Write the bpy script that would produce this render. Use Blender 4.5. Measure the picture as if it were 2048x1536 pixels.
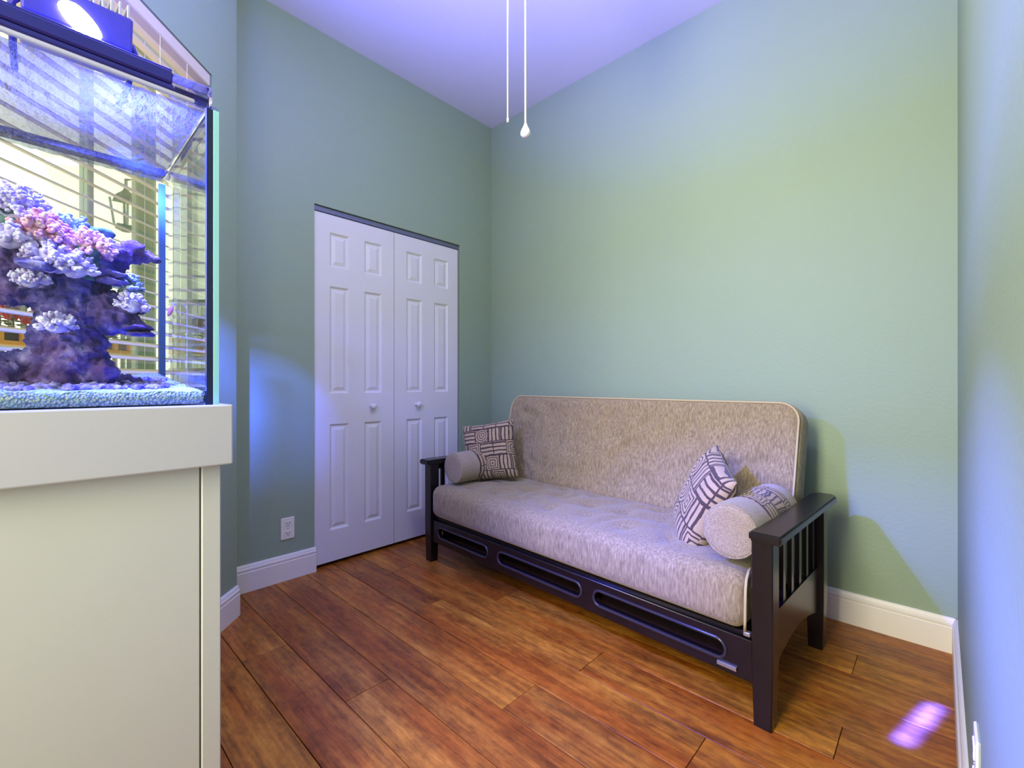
import bpy, bmesh, math, random
from mathutils import Vector, Matrix, noise

random.seed(7)
scn = bpy.context.scene
for o in list(bpy.data.objects):
    bpy.data.objects.remove(o)
COL = scn.collection
PI = math.pi


def lin(r, g, b):
    def f(c):
        c /= 255.0
        return c / 12.92 if c <= 0.04045 else ((c + 0.055) / 1.055) ** 2.4
    return (f(r), f(g), f(b), 1.0)


# ------------------------------------------------------------------ camera
H = 1.04
YAW = math.radians(43.3)
F = 908.0
cam_d = bpy.data.cameras.new('camera')
cam_d.sensor_width = 36
cam_d.lens = F / 2048 * 36
cam_d.clip_start = 0.01
cam = bpy.data.objects.new('camera', cam_d)
COL.objects.link(cam)
cam.location = (0, 0, H)
cam.rotation_euler = (PI / 2, 0, YAW)
scn.camera = cam
CR = (math.cos(YAW), math.sin(YAW))       # camera right
CF = (-math.sin(YAW), math.cos(YAW))      # camera forward


def at_x(px, py, X):
    """point of the sight line through photo pixel px,py on the plane x = X"""
    a = (px - 1024) / F
    t = X / (CR[0] * a + CF[0])
    return Vector((X, (CR[1] * a + CF[1]) * t, H + (768 - py) / F * t))


def at_wall(px, py, off):
    """same, on a plane parallel to the angled window wall, off metres outside it"""
    a = (px - 1024) / F
    t = (-1.665 - off * 1.4142) / ((CR[0] + CR[1]) * a + CF[0] + CF[1])
    return Vector(((CR[0] * a + CF[0]) * t, (CR[1] * a + CF[1]) * t, H + (768 - py) / F * t))


# ------------------------------------------------------------------ world, lamps, exposure
w = bpy.data.worlds.new('sky')
scn.world = w
w.use_nodes = True
bgn = w.node_tree.nodes['Background']
bgn.inputs[0].default_value = (1.0, 0.95, 0.66, 1)
bgn.inputs[1].default_value = 2.2
scn.view_settings.view_transform = 'Standard'
scn.view_settings.look = 'None'
scn.view_settings.exposure = 0.10
scn.view_settings.gamma = 1.0
scn.view_settings.use_curve_mapping = False
scn.cycles.use_denoising = True
scn.cycles.max_bounces = 10
scn.cycles.diffuse_bounces = 5
scn.cycles.transparent_max_bounces = 24
scn.cycles.sample_clamp_indirect = 4.0
scn.cycles.caustics_reflective = False
scn.cycles.caustics_refractive = False


def lamp(name, kind, loc, color, energy, direction=None, **kw):
    d = bpy.data.lights.new(name, kind)
    d.color = color
    d.energy = energy
    for k, v in kw.items():
        setattr(d, k, v)
    o = bpy.data.objects.new(name, d)
    COL.objects.link(o)
    o.location = loc
    if direction is not None:
        o.rotation_euler = Vector(direction).to_track_quat('-Z', 'Y').to_euler()
    return o


BLUE = (0.10, 0.12, 1.0)
LED = Vector((-1.235, 0.065, 1.745))
# the reef fixture: its lens throws down into the tank and out into the room
lamp('reef_light_down', 'AREA', (LED.x + .03, LED.y, LED.z - .07), BLUE, 110, (0.25, .12, -1.0), shape='DISK', size=0.07)
lamp('reef_light_lens', 'AREA', (LED.x + .085, LED.y + .0, LED.z - .01), BLUE, 85, (0.27, .45, -.85), shape='DISK', size=0.05, spread=math.radians(78))
# added lamps for the LED light the water reflects onto ceiling and upper walls
lamp('water_bounce_up', 'AREA', (LED.x, LED.y + .02, LED.z + .15), (0.10, 0.12, 1.0), 24, (0, 0.0, 1.0), shape='DISK', size=0.24)
lamp('water_bounce_wall', 'AREA', (LED.x + .02, LED.y + .02, LED.z + .16), (0.08, 0.08, 1.0), 72, (.16, .60, .95), shape='DISK', size=0.20, spread=math.radians(105))
# spill through the rear corner of the tank on to the wall beside the closet
lamp('reef_light_rear', 'AREA', (LED.x - .03, LED.y + .02, LED.z - .07), (0.06, 0.12, 1.0), 9, (-1.295, .725, -.80), shape='DISK', size=0.05, spread=math.radians(24))
# narrow beam escaping along the lens edge, falling on the floor by the right wall
_t = Vector((-0.045, 1.87, 0.0))
_s = Vector((-1.02, 0.16, 1.70))
beam = lamp('reef_light_beam', 'AREA', _s, (0.012, 0.022, 1.0), 6.5, None, shape='RECTANGLE', size=0.03, size_y=0.19, spread=math.radians(1.2))
_d = (_t - _s).normalized()
_side = _d.cross(Vector((0, 0, 1))).normalized()
_up = _side.cross(_d)
_ya = (_up - _side * .42).normalized()
_xa = _ya.cross(-_d)
beam.rotation_euler = Matrix((_xa, _ya, -_d)).transposed().to_euler()
# unseen fill lamp added behind the camera to brighten the back wall
lamp('rear_fill', 'AREA', (-.58, -1.25, 1.80), (1.0, 0.94, 0.70), 38, (0.06, 1.0, -0.20), shape='RECTANGLE', size=0.5, size_y=1.8, spread=math.radians(110))
# bulb of the ceiling fan's light bowl
lamp('fan_bulb', 'POINT', (-0.92, 0.99, 2.38), (1.0, 0.95, 0.74), 30, shadow_soft_size=0.14)


# ------------------------------------------------------------------ object helpers
def link(o, parent=None):
    COL.objects.link(o)
    if parent is not None:
        o.parent = parent
    return o


def thing(name, label, cat, loc=(0, 0, 0), rotz=0, group=None):
    o = bpy.data.objects.new(name, None)
    o.empty_display_size = 0.1
    COL.objects.link(o)
    o.location = loc
    o.rotation_euler = (0, 0, rotz)
    tag(o, label, cat, group)
    return o


def tag(o, label=None, cat=None, group=None, kind=None):
    if label:
        o['label'] = label
    if cat:
        o['category'] = cat
    if group:
        o['group'] = group
    if kind:
        o['kind'] = kind
    return o


def mk(name, bm, mat, parent=None, smooth=False, auto=None):
    bmesh.ops.recalc_face_normals(bm, faces=bm.faces[:])
    me = bpy.data.meshes.new(name)
    bm.to_mesh(me)
    bm.free()
    me.materials.append(mat)
    if smooth:
        for p in me.polygons:
            p.use_smooth = True
    if auto is not None:
        me.set_sharp_from_angle(angle=auto)
    o = bpy.data.objects.new(name, me)
    return link(o, parent)


def struct(name, bm, mat, **kw):
    o = mk(name, bm, mat, **kw)
    o['kind'] = 'structure'
    return o


def box(bm, c, s, bev=0.0, M=None, seg=1):
    m = Matrix.Translation(Vector(c)) @ Matrix.Diagonal((s[0], s[1], s[2], 1))
    if M is not None:
        m = M @ m
    r = bmesh.ops.create_cube(bm, size=1, matrix=m)
    if bev > 0:
        es = {e for v in r['verts'] for e in v.link_edges}
        bmesh.ops.bevel(bm, geom=list(es), offset=bev, segments=seg, affect='EDGES', profile=0.5)
    return bm


def box2(bm, a, b, bev=0.0, M=None, seg=1):
    c = [(a[i] + b[i]) / 2 for i in range(3)]
    s = [abs(b[i] - a[i]) for i in range(3)]
    return box(bm, c, s, bev, M, seg)


def B(a, b, bev=0.0, M=None, seg=1):
    return box2(bmesh.new(), a, b, bev, M, seg)


def frame_of(d):
    d = d.normalized()
    u = Vector((0, 0, 1)).cross(d)
    if u.length < 1e-4:
        u = Vector((1, 0, 0))
    u.normalize()
    return u, d.cross(u)


def tube(bm, pts, rad, n=8, closed=False, caps=True):
    pts = [Vector(p) for p in pts]
    N = len(pts)
    rr = rad if isinstance(rad, (list, tuple)) else [rad] * N
    rings = []
    u = None
    for i, p in enumerate(pts):
        if closed:
            d = pts[(i + 1) % N] - pts[i - 1]
        else:
            d = pts[min(i + 1, N - 1)] - pts[max(i - 1, 0)]
        d.normalize()
        if u is None:
            u, v = frame_of(d)
        else:
            u = (u - d * u.dot(d)).normalized()
            v = d.cross(u)
        rings.append([bm.verts.new(p + (u * math.cos(2 * PI * k / n) + v * math.sin(2 * PI * k / n)) * rr[i]) for k in range(n)])
    for i in range(N if closed else N - 1):
        a, b = rings[i], rings[(i + 1) % N]
        for k in range(n):
            bm.faces.new((a[k], a[(k + 1) % n], b[(k + 1) % n], b[k]))
    if caps and not closed:
        bm.faces.new(rings[0][::-1])
        bm.faces.new(rings[-1])
    return bm


def lathe(bm, prof, M=None, n=24):
    """prof: list of (radius, height)"""
    M = M or Matrix()
    rings = []
    for r, z in prof:
        if r < 1e-6:
            rings.append([bm.verts.new(M @ Vector((0, 0, z)))])
        else:
            rings.append([bm.verts.new(M @ Vector((r * math.cos(2 * PI * k / n), r * math.sin(2 * PI * k / n), z))) for k in range(n)])
    for a, b in zip(rings, rings[1:]):
        for k in range(n):
            k2 = (k + 1) % n
            if len(a) == 1 and len(b) == 1:
                continue
            if len(a) == 1:
                bm.faces.new((a[0], b[k], b[k2]))
            elif len(b) == 1:
                bm.faces.new((a[k], a[k2], b[0]))
            else:
                bm.faces.new((a[k], a[k2], b[k2], b[k]))
    return bm


def prism(bm, pts, axis_fn, t0, t1):
    """extrude the 2-D outline pts between t0 and t1; axis_fn(p, q, t) -> Vector"""
    a = [bm.verts.new(axis_fn(p, q, t0)) for p, q in pts]
    b = [bm.verts.new(axis_fn(p, q, t1)) for p, q in pts]
    n = len(pts)
    for k in range(n):
        bm.faces.new((a[k], a[(k + 1) % n], b[(k + 1) % n], b[k]))
    bm.faces.new(a[::-1])
    bm.faces.new(b)
    return bm


def track(d):
    """matrix turning +Z to the direction d"""
    return Vector(d).to_track_quat('Z', 'Y').to_matrix().to_4x4()


# ------------------------------------------------------------------ materials
class N:
    """tiny node-graph builder"""
    def __init__(s, name):
        s.m = bpy.data.materials.new(name)
        s.m.use_nodes = True
        s.t = s.m.node_tree
        s.t.nodes.clear()
        s.out = s.t.nodes.new('ShaderNodeOutputMaterial')

    def n(s, kind, **kw):
        nd = s.t.nodes.new('ShaderNode' + kind)
        for k, v in kw.items():
            setattr(nd, k, v)
        return nd

    def c(s, a, b):
        s.t.links.new(a, b)

    def set(s, sock, v):
        if isinstance(v, bpy.types.NodeSocket):
            s.c(v, sock)
        else:
            sock.default_value = v

    def math(s, op, a, b=0.0, clamp=False):
        nd = s.n('Math', operation=op, use_clamp=clamp)
        s.set(nd.inputs[0], a)
        s.set(nd.inputs[1], b)
        return nd.outputs[0]

    def coord(s, which='Object', scale=(1, 1, 1), offset=None):
        tc = s.n('TexCoord')
        mp = s.n('Mapping')
        s.c(tc.outputs[which], mp.inputs['Vector'])
        mp.inputs['Scale'].default_value = scale
        if offset is not None:
            s.c(offset, mp.inputs['Location'])
        return mp.outputs[0]

    def noise(s, vec, scale, detail=3, rough=0.5, out='Fac'):
        nd = s.n('TexNoise')
        s.c(vec, nd.inputs['Vector'])
        nd.inputs['Scale'].default_value = scale
        nd.inputs['Detail'].default_value = detail
        nd.inputs['Roughness'].default_value = rough
        return nd.outputs[out]

    def ramp(s, fac, stops, interp='LINEAR'):
        nd = s.n('ValToRGB')
        nd.color_ramp.interpolation = interp
        e = nd.color_ramp.elements
        while len(e) < len(stops):
            e.new(0.5)
        for el, (p, col) in zip(e, stops):
            el.position = p
            el.color = col
        s.c(fac, nd.inputs[0])
        return nd.outputs[0]

    def mix(s, fac, a, b, mode='MIX'):
        nd = s.n('MixRGB', blend_type=mode)
        s.set(nd.inputs[0], fac)
        s.set(nd.inputs[1], a)
        s.set(nd.inputs[2], b)
        return nd.outputs[0]

    def bump(s, h, strength, dist=0.01):
        nd = s.n('Bump')
        s.c(h, nd.inputs['Height'])
        nd.inputs['Strength'].default_value = strength
        nd.inputs['Distance'].default_value = dist
        return nd.outputs[0]

    def bsdf(s, color, rough=0.5, metal=0.0, normal=None, spec=0.5, sheen=0.0, **kw):
        p = s.n('BsdfPrincipled')
        s.set(p.inputs['Base Color'], color)
        s.set(p.inputs['Roughness'], rough)
        p.inputs['Metallic'].default_value = metal
        p.inputs['Specular IOR Level'].default_value = spec
        if sheen:
            p.inputs['Sheen Weight'].default_value = sheen
        if normal is not None:
            s.c(normal, p.inputs['Normal'])
        for k, v in kw.items():
            s.set(p.inputs[k.replace('_', ' ')], v)
        s.c(p.outputs[0], s.out.inputs[0])
        return p

    def done(s):
        return s.m


def simple(name, col, rough=0.5, metal=0.0, spec=0.5):
    k = N(name)
    v = k.coord('Object')
    f = k.noise(v, 40, 2)
    c2 = tuple(min(1, x * 0.93) for x in col[:3]) + (1,)
    k.bsdf(k.mix(f, col, c2), rough, metal, spec=spec)
    return k.done()


def paint(name, col, bscale=130, bstr=0.12, rough=0.6):
    k = N(name)
    v = k.coord('Object')
    f = k.noise(v, bscale, 3, 0.55)
    f2 = k.noise(v, 2.5, 2)
    c2 = tuple(x * 0.95 for x in col[:3]) + (1,)
    k.bsdf(k.mix(f2, col, c2), rough, normal=k.bump(f, bstr, 0.004), spec=0.3)
    return k.done()


M_WALL = paint('sage_wall_paint', lin(141, 160, 133), 90, 0.25)
M_CEIL = paint('white_ceiling_paint', lin(214, 211, 208), 70, 0.12)
M_TRIM = paint('white_trim_paint', lin(228, 224, 214), 60, 0.02, 0.38)
M_DOOR = paint('white_door_paint', lin(214, 213, 213), 60, 0.02, 0.42)
M_CAB = paint('cream_cabinet_paint', lin(188, 190, 187), 50, 0.02, 0.45)
M_BANDP = paint('white_band_paint', lin(176, 176, 182), 50, 0.02, 0.4)
M_METAL = simple('painted_track_metal', lin(120, 125, 150), 0.35, 0.6)
M_DARKGAP = simple('closet_gap_shade', lin(30, 30, 36), 0.8)
M_PLATE = simple('ivory_outlet_plastic', lin(226, 224, 208), 0.35)
M_SLOT = simple('outlet_slot', lin(60, 55, 50), 0.5)
M_STEEL = simple('zinc_bracket', lin(180, 178, 172), 0.35, 0.8)
M_FAN = simple('white_fan_enamel', lin(235, 235, 238), 0.35)
M_CORD = simple('white_cord', lin(240, 240, 244), 0.5)

M_VINYL = simple('white_window_vinyl', lin(206, 214, 204), 0.45)
M_STONE = simple('patio_concrete', lin(214, 205, 186), 0.8)
M_POST = simple('jamb_stand_in_paint', lin(190, 192, 178), 0.6)
M_RAIL = simple('patio_rail_metal', lin(120, 122, 120), 0.5)
M_LANT = simple('lantern_metal', lin(120, 135, 118), 0.5)
M_PLANTER = simple('orange_planter', lin(255, 166, 40), 0.5)
M_PLANTDARK = simple('planter_holes', lin(70, 52, 60), 0.6)
M_FLOWER1 = simple('red_petals', lin(200, 50, 70), 0.6)
M_FLOWER2 = simple('mauve_petals', lin(150, 120, 170), 0.6)
M_FLOWER3 = simple('plum_petals', lin(120, 80, 140), 0.6)
M_LEAFG = simple('planter_leaves', lin(96, 110, 90), 0.7)


def espresso():
    k = N('espresso_wood')
    v = k.coord('Object', (4, 4, 4))
    f = k.noise(v, 8, 4, 0.6)
    c = k.ramp(f, [(0.3, lin(13, 9, 13)), (0.75, lin(22, 15, 18))])
    k.bsdf(c, 0.27, spec=0.5)
    return k.done()


M_ESP = espresso()
M_BEAD = simple('slot_bead_highlight', lin(44, 40, 50), 0.18)  # lighter than the wood, an edge highlight put into the bead colour


def fabric(name, ca, cb, cc, stretch=(150, 150, 28)):
    k = N(name)
    v = k.coord('Object', stretch)
    f = k.noise(v, 1.0, 3, 0.65)
    v2 = k.coord('Object')
    g = k.noise(v2, 420, 2, 0.6)
    b = k.noise(v2, 6, 2, 0.5)
    c = k.ramp(f, [(0.30, ca), (0.52, cb), (0.72, cc)])
    c = k.mix(k.math('MULTIPLY', g, 0.35), c, ca)
    c = k.mix(k.math('MULTIPLY', b, 0.3), c, cb)
    h = k.math('ADD', k.math('MULTIPLY', f, 0.7), k.math('MULTIPLY', g, 0.3))
    k.bsdf(c, 0.95, normal=k.bump(h, 0.55, 0.004), spec=0.1, sheen=0.25)
    return k.done()


M_CHEN = fabric('taupe_chenille', lin(106, 93, 68), lin(147, 131, 98), lin(178, 163, 126))
M_BOLST = fabric('taupe_bolster_weave', lin(126, 113, 92), lin(156, 142, 118), lin(180, 168, 142), (200, 200, 200))
M_PIPING = simple('pale_piping', lin(184, 168, 126), 0.85)


def pattern_fabric(name, scale, seed):
    """tan weave with dark brown printed blocks of stripes, squares and rings"""
    k = N(name)
    tc = k.n('TexCoord')
    nz = k.n('TexNoise')
    k.c(tc.outputs['UV'], nz.inputs['Vector'])
    nz.inputs['Scale'].default_value = 9
    wob = k.n('VectorMath', operation='MULTIPLY_ADD')
    k.c(nz.outputs['Color'], wob.inputs[0])
    wob.inputs[1].default_value = (0.035, 0.035, 0)
    k.c(tc.outputs['UV'], wob.inputs[2])
    sc = k.n('VectorMath', operation='MULTIPLY_ADD')
    k.c(wob.outputs[0], sc.inputs[0])
    sc.inputs[1].default_value = (scale[0], scale[1], 1)
    sc.inputs[2].default_value = (seed * 3.17, seed * 1.31, 0)
    sep = k.n('SeparateXYZ')
    k.c(sc.outputs[0], sep.inputs[0])
    x, y = sep.outputs[0], sep.outputs[1]
    yc = k.math('FLOOR', y)
    x = k.math('ADD', x, k.math('MULTIPLY', yc, 0.37))
    xc = k.math('FLOOR', x)
    fx, fy = k.math('FRACT', x), k.math('FRACT', y)
    cmb = k.n('CombineXYZ')
    k.c(xc, cmb.inputs[0])
    k.c(yc, cmb.inputs[1])
    cmb.inputs[2].default_value = seed
    wn = k.n('TexWhiteNoise')
    k.c(cmb.outputs[0], wn.inputs['Vector'])
    r = wn.outputs['Value']
    ax = k.math('ABSOLUTE', k.math('SUBTRACT', fx, 0.5))
    ay = k.math('ABSOLUTE', k.math('SUBTRACT', fy, 0.5))
    sq = k.math('MAXIMUM', ax, ay)
    rg = k.math('SQRT', k.math('ADD', k.math('MULTIPLY', ax, ax), k.math('MULTIPLY', ay, ay)))
    # choose the ruling coordinate of the block
    s1 = k.math('LESS_THAN', r, 0.30)
    s2 = k.math('LESS_THAN', r, 0.58)
    s3 = k.math('LESS_THAN', r, 0.82)
    d = k.mix(s3, k.math('MULTIPLY', rg, 1.7), k.math('MULTIPLY', sq, 1.7))
    d = k.mix(s2, d, fy)
    d = k.mix(s1, d, fx)
    st = k.math('FRACT', k.math('MULTIPLY', d, 3.6))
    line = k.math('LESS_THAN', st, 0.36)
    edge = k.math('GREATER_THAN', sq, 0.465)
    dark = k.math('MAXIMUM', line, edge)
    g = k.noise(tc.outputs['UV'], 240, 2)
    base = k.mix(g, lin(146, 124, 92), lin(186, 166, 126))
    col = k.mix(k.math('MULTIPLY', dark, 0.9), base, lin(44, 32, 40))
    k.bsdf(col, 0.95, normal=k.bump(g, 0.35, 0.003), spec=0.1, sheen=0.15)
    return k.done()


M_PAT1 = pattern_fabric('printed_pillow_cloth', (4.2, 4.2), 1.0)
M_PAT2 = pattern_fabric('printed_pillow_cloth_b', (3.4, 3.4), 6.0)
M_PATB = pattern_fabric('printed_bolster_cloth', (8.0, 2.6), 3.0)


def wood_floor():
    k = N('hand_scraped_plank')
    oi = k.n('ObjectInfo')
    off = k.n('VectorMath', operation='SCALE')
    cmb = k.n('CombineXYZ')
    k.c(oi.outputs['Random'], cmb.inputs[0])
    k.c(k.math('MULTIPLY', oi.outputs['Random'], 1.7), cmb.inputs[1])
    k.c(k.math('MULTIPLY', oi.outputs['Random'], 0.61), cmb.inputs[2])
    k.c(cmb.outputs[0], off.inputs[0])
    off.inputs['Scale'].default_value = 37.0
    v = k.coord('Object', (1, 1, 1), off.outputs[0])
    vg = k.coord('Object', (2.2, 34, 10), off.outputs[0])
    vm = k.coord('Object', (4.5, 9.0, 4), off.outputs[0])
    vb = k.coord('Object', (1.1, 6.5, 1), off.outputs[0])
    vc = k.coord('Object', (16, 30, 4), off.outputs[0])
    grain = k.noise(vg, 1.6, 6, 0.68)
    mott = k.noise(vm, 1.0, 6, 0.7)
    blot = k.noise(vb, 1.3, 3, 0.55)
    curl = k.noise(vc, 1.6, 4, 0.65)
    a = k.math('ADD', k.math('MULTIPLY', grain, 0.42), k.math('MULTIPLY', mott, 0.34))
    a = k.math('ADD', a, k.math('MULTIPLY', curl, 0.24))
    c = k.ramp(a, [(0.33, lin(90, 52, 22)), (0.44, lin(146, 92, 34)), (0.54, lin(190, 126, 44)), (0.66, lin(222, 162, 68))])
    c = k.mix(k.ramp(blot, [(0.40, (0, 0, 0, 1)), (0.62, (1, 1, 1, 1))]), k.mix(1.0, c, lin(224, 190, 176), 'MULTIPLY'), c)
    tint = k.ramp(oi.outputs['Random'], [(0.0, lin(232, 224, 222)), (0.5, lin(246, 238, 228)), (1.0, lin(255, 250, 232))])
    c = k.mix(1.0, c, tint, 'MULTIPLY')
    h = k.math('ADD', k.math('MULTIPLY', grain, 0.5), k.math('MULTIPLY', blot, 1.0))
    rough = k.math('ADD', 0.30, k.math('MULTIPLY', mott, 0.22))
    k.bsdf(c, rough, normal=k.bump(h, 0.22, 0.006), spec=0.4)
    return k.done()


M_FLOOR = wood_floor()
M_SUB = simple('dark_plank_joint', lin(34, 20, 14), 0.9)


def thin_glass(name, tint, refl=0.08, rough=0.0):
    k = N(name)
    tr = k.n('BsdfTransparent')
    tr.inputs[0].default_value = tint
    gl = k.n('BsdfGlossy')
    gl.inputs['Roughness'].default_value = rough
    fr = k.n('Fresnel')
    fr.inputs['IOR'].default_value = 1.33
    mx = k.n('MixShader')
    k.c(k.math('MULTIPLY', fr.outputs[0], refl / 0.08 * 0.8, clamp=True), mx.inputs[0])
    k.c(tr.outputs[0], mx.inputs[1])
    k.c(gl.outputs[0], mx.inputs[2])
    k.c(mx.outputs[0], k.out.inputs[0])
    return k.done()


M_GLASS = thin_glass('tank_glass', (0.95, 0.985, 0.985, 1), 0.05)
M_WINGLASS = thin_glass('window_glass', (0.97, 0.985, 0.97, 1), 0.05)
M_ACRYL = thin_glass('clear_acrylic', (0.80, 0.78, 0.93, 1), 0.2, 0.1)


def water_top():
    k = N('rippled_water')
    v = k.coord('Object', (16, 34, 1))
    f = k.noise(v, 1.0, 4, 0.6)
    b = k.bump(f, 1.0, 0.07)
    tr = k.n('BsdfTransparent')
    tr.inputs[0].default_value = (0.86, 0.88, 1.0, 1)
    gl = k.n('BsdfGlossy')
    gl.inputs['Roughness'].default_value = 0.17
    gl.inputs['Color'].default_value = (0.66, 0.66, 0.74, 1)
    k.c(b, gl.inputs['Normal'])
    df = k.n('BsdfTranslucent')
    df.inputs[0].default_value = (0.012, 0.013, 0.016, 1)
    k.c(b, df.inputs['Normal'])
    m0 = k.n('MixShader')
    m0.inputs[0].default_value = 0.42
    k.c(gl.outputs[0], m0.inputs[1])
    k.c(df.outputs[0], m0.inputs[2])
    mx = k.n('MixShader')
    mx.inputs[0].default_value = 0.66
    k.c(tr.outputs[0], mx.inputs[1])
    k.c(m0.outputs[0], mx.inputs[2])
    k.c(mx.outputs[0], k.out.inputs[0])
    return k.done()


M_WATER = water_top()
M_WBODY = thin_glass('water_body', (0.97, 0.985, 1.0, 1), 0.0)


def translucent(name, col, tcol, mixf=0.5, rough=0.2):
    k = N(name)
    p = k.n('BsdfPrincipled')
    p.inputs['Base Color'].default_value = col
    p.inputs['Roughness'].default_value = rough
    t = k.n('BsdfTranslucent')
    t.inputs[0].default_value = tcol
    mx = k.n('MixShader')
    mx.inputs[0].default_value = mixf
    k.c(p.outputs[0], mx.inputs[1])
    k.c(t.outputs[0], mx.inputs[2])
    k.c(mx.outputs[0], k.out.inputs[0])
    return k.done()


M_BLIND = translucent('white_blind_slat', lin(236, 226, 208), lin(240, 226, 196), 0.35, 0.45)
M_GEDGE = translucent('green_glass_edge', lin(186, 238, 234), lin(215, 255, 248), 0.6)
M_SIL = simple('dark_silicone', lin(16, 26, 60), 0.3)
M_SILB = simple('blue_silicone', lin(52, 76, 78), 0.35)
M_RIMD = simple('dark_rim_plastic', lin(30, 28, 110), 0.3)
M_RIMW = translucent('polished_glass_lip', lin(250, 248, 255), lin(255, 255, 255), 0.7)


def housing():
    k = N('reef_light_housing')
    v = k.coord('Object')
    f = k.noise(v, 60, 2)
    k.bsdf(k.mix(f, lin(62, 58, 160), lin(74, 70, 176)), 0.45, 0.2)  # blue glow of the lens is put into the casing colour
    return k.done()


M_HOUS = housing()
M_FIN = simple('fin_aluminium', lin(190, 190, 200), 0.4, 0.3)
_k = N('reef_light_lens')
_e = _k.n('Emission')
_e.inputs[0].default_value = (0.86, 0.84, 1.0, 1)
_e.inputs[1].default_value = 14
_k.c(_e.outputs[0], _k.out.inputs[0])
M_LENS = _k.done()
_k = N('fan_bowl_glass')
_k.bsdf(lin(240, 238, 230), 0.4, Emission_Color=(1, .93, .82, 1), Emission_Strength=2.0)
M_BOWL = _k.done()


def sand():
    k = N('aragonite_sand')
    v = k.coord('Object')
    vo = k.n('TexVoronoi')
    k.c(v, vo.inputs['Vector'])
    vo.inputs['Scale'].default_value = 230
    f = k.noise(v, 60, 3)
    c = k.mix(k.math('MULTIPLY', vo.outputs['Distance'], 1.3, clamp=True), lin(232, 232, 226), lin(120, 150, 150))
    c = k.mix(k.ramp(f, [(.45, (0, 0, 0, 1)), (.65, (1, 1, 1, 1))]), c, lin(168, 190, 184))
    k.bsdf(c, 0.9, normal=k.bump(vo.outputs['Distance'], 0.8, 0.006), spec=0.1)
    return k.done()


def rockmat():
    k = N('live_rock')
    v = k.coord('Object')
    f = k.noise(v, 26, 6, 0.65)
    g = k.noise(v, 9, 3, 0.5)
    c = k.ramp(f, [(0.3, lin(34, 30, 76)), (0.5, lin(82, 72, 142)), (0.7, lin(156, 144, 204))])
    c = k.mix(k.ramp(g, [(0.45, (0, 0, 0, 1)), (0.6, (1, 1, 1, 1))]), c, k.mix(0.3, c, lin(120, 70, 90)))
    k.bsdf(c, 0.9, normal=k.bump(f, 0.9, 0.012), spec=0.15)
    return k.done()


def coralmat(name, ca, cb):
    k = N(name)
    v = k.coord('Object')
    f = k.noise(v, 70, 3)
    k.bsdf(k.ramp(f, [(0.35, ca), (0.65, cb)]), 0.8, normal=k.bump(f, 0.5, 0.005), spec=0.2)
    return k.done()


M_SAND = sand()
M_ROCK = rockmat()
M_COR_L = coralmat('lavender_coral', lin(170, 150, 200), lin(230, 220, 245))
M_COR_P = coralmat('pink_coral', lin(200, 130, 160), lin(245, 205, 215))
M_COR_G = coralmat('grey_green_coral', lin(90, 110, 120), lin(200, 215, 220))
M_STALK = coralmat('green_coral_stalk', lin(60, 92, 86), lin(110, 140, 130))
M_FISH = simple('coral_pink_fish', lin(236, 150, 130), 0.4)

# ------------------------------------------------------------------ room shell
XL, YB, XR, ZC = -2.53, 2.45, 0.05, 3.02
YR = -0.8

# floor: dark base with one object per plank
floor = struct('floor', B((XL - .3, YR, -.06), (XR + .02, YB + .05, -.012)), M_SUB)
PW = 0.1645
lens_cache = {}


def plank_mesh(L):
    L = round(L, 3)
    if L not in lens_cache:
        bm = B((0, 0, -.012), (L, PW - .0028, 0.0), 0.0008)
        me = bpy.data.meshes.new('plank')
        bmesh.ops.recalc_face_normals(bm, faces=bm.faces[:])
        bm.to_mesh(me)
        bm.free()
        me.materials.append(M_FLOOR)
        lens_cache[L] = me
    return lens_cache[L]


joints = {1: [-1.416], 3: [-1.017], 6: [-0.214, -1.55], 2: [-0.52], 0: [-1.9], 4: [-1.75, -.5], 5: [-.95, -2.2], 7: [-1.2], -1: [-.8]}
rp = random.Random(11)
for r in range(-8, 12):
    y0 = 0.543 + r * PW
    if y0 > YB:
        continue
    js = joints.get(r) or sorted([rp.uniform(-2.3, -1.4), rp.uniform(-1.0, -.2)])
    xs = [XL - .25] + sorted(js) + [XR]
    for a, b in zip(xs, xs[1:]):
        o = bpy.data.objects.new('plank', plank_mesh(b - a - .0022))
        link(o, floor)
        o.location = (a, y0, rp.uniform(-.0006, .0004))

struct('ceiling', B((XL - .3, YR, ZC), (XR + .3, YB + .2, ZC + .1)), M_CEIL)
struct('wall_back', B((XL - .2, YB, 0), (XR + .2, YB + .15, ZC)), M_WALL)
struct('wall_right', B((XR, YR, 0), (XR + .15, YB, ZC)), M_WALL)

# left wall with the closet opening
DY0, DY1, DZ = 1.083, 2.135, 2.045
bm = bmesh.new()
box2(bm, (XL - .12, .60, 0), (XL, DY0, ZC))
box2(bm, (XL - .12, DY1, 0), (XL, YB, ZC))
box2(bm, (XL - .12, DY0, DZ), (XL, DY1, ZC))
box2(bm, (XL - .75, DY0 - .1, 0), (XL - .70, DY1 + .1, DZ))
box2(bm, (XL - .70, DY0 - .1, 0), (XL - .12, DY0 - .06, DZ))
box2(bm, (XL - .70, DY1 + .06, 0), (XL - .12, DY1 + .1, DZ))
struct('wall_left', bm, M_WALL)

# angled window wall; local frame: s along the wall, d outwards
CX, CY = -2.305, 0.640
E = Vector((math.sqrt(.5), -math.sqrt(.5), 0))
NO = Vector((-math.sqrt(.5), -math.sqrt(.5), 0))
WM = Matrix(((E.x, NO.x, 0, CX), (E.y, NO.y, 0, CY), (0, 0, 1, 0), (0, 0, 0, 1)))
WS0, WS1, WZ0, WZ1 = 0.178, 1.36, 0.70, 2.31
bm = bmesh.new()
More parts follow.
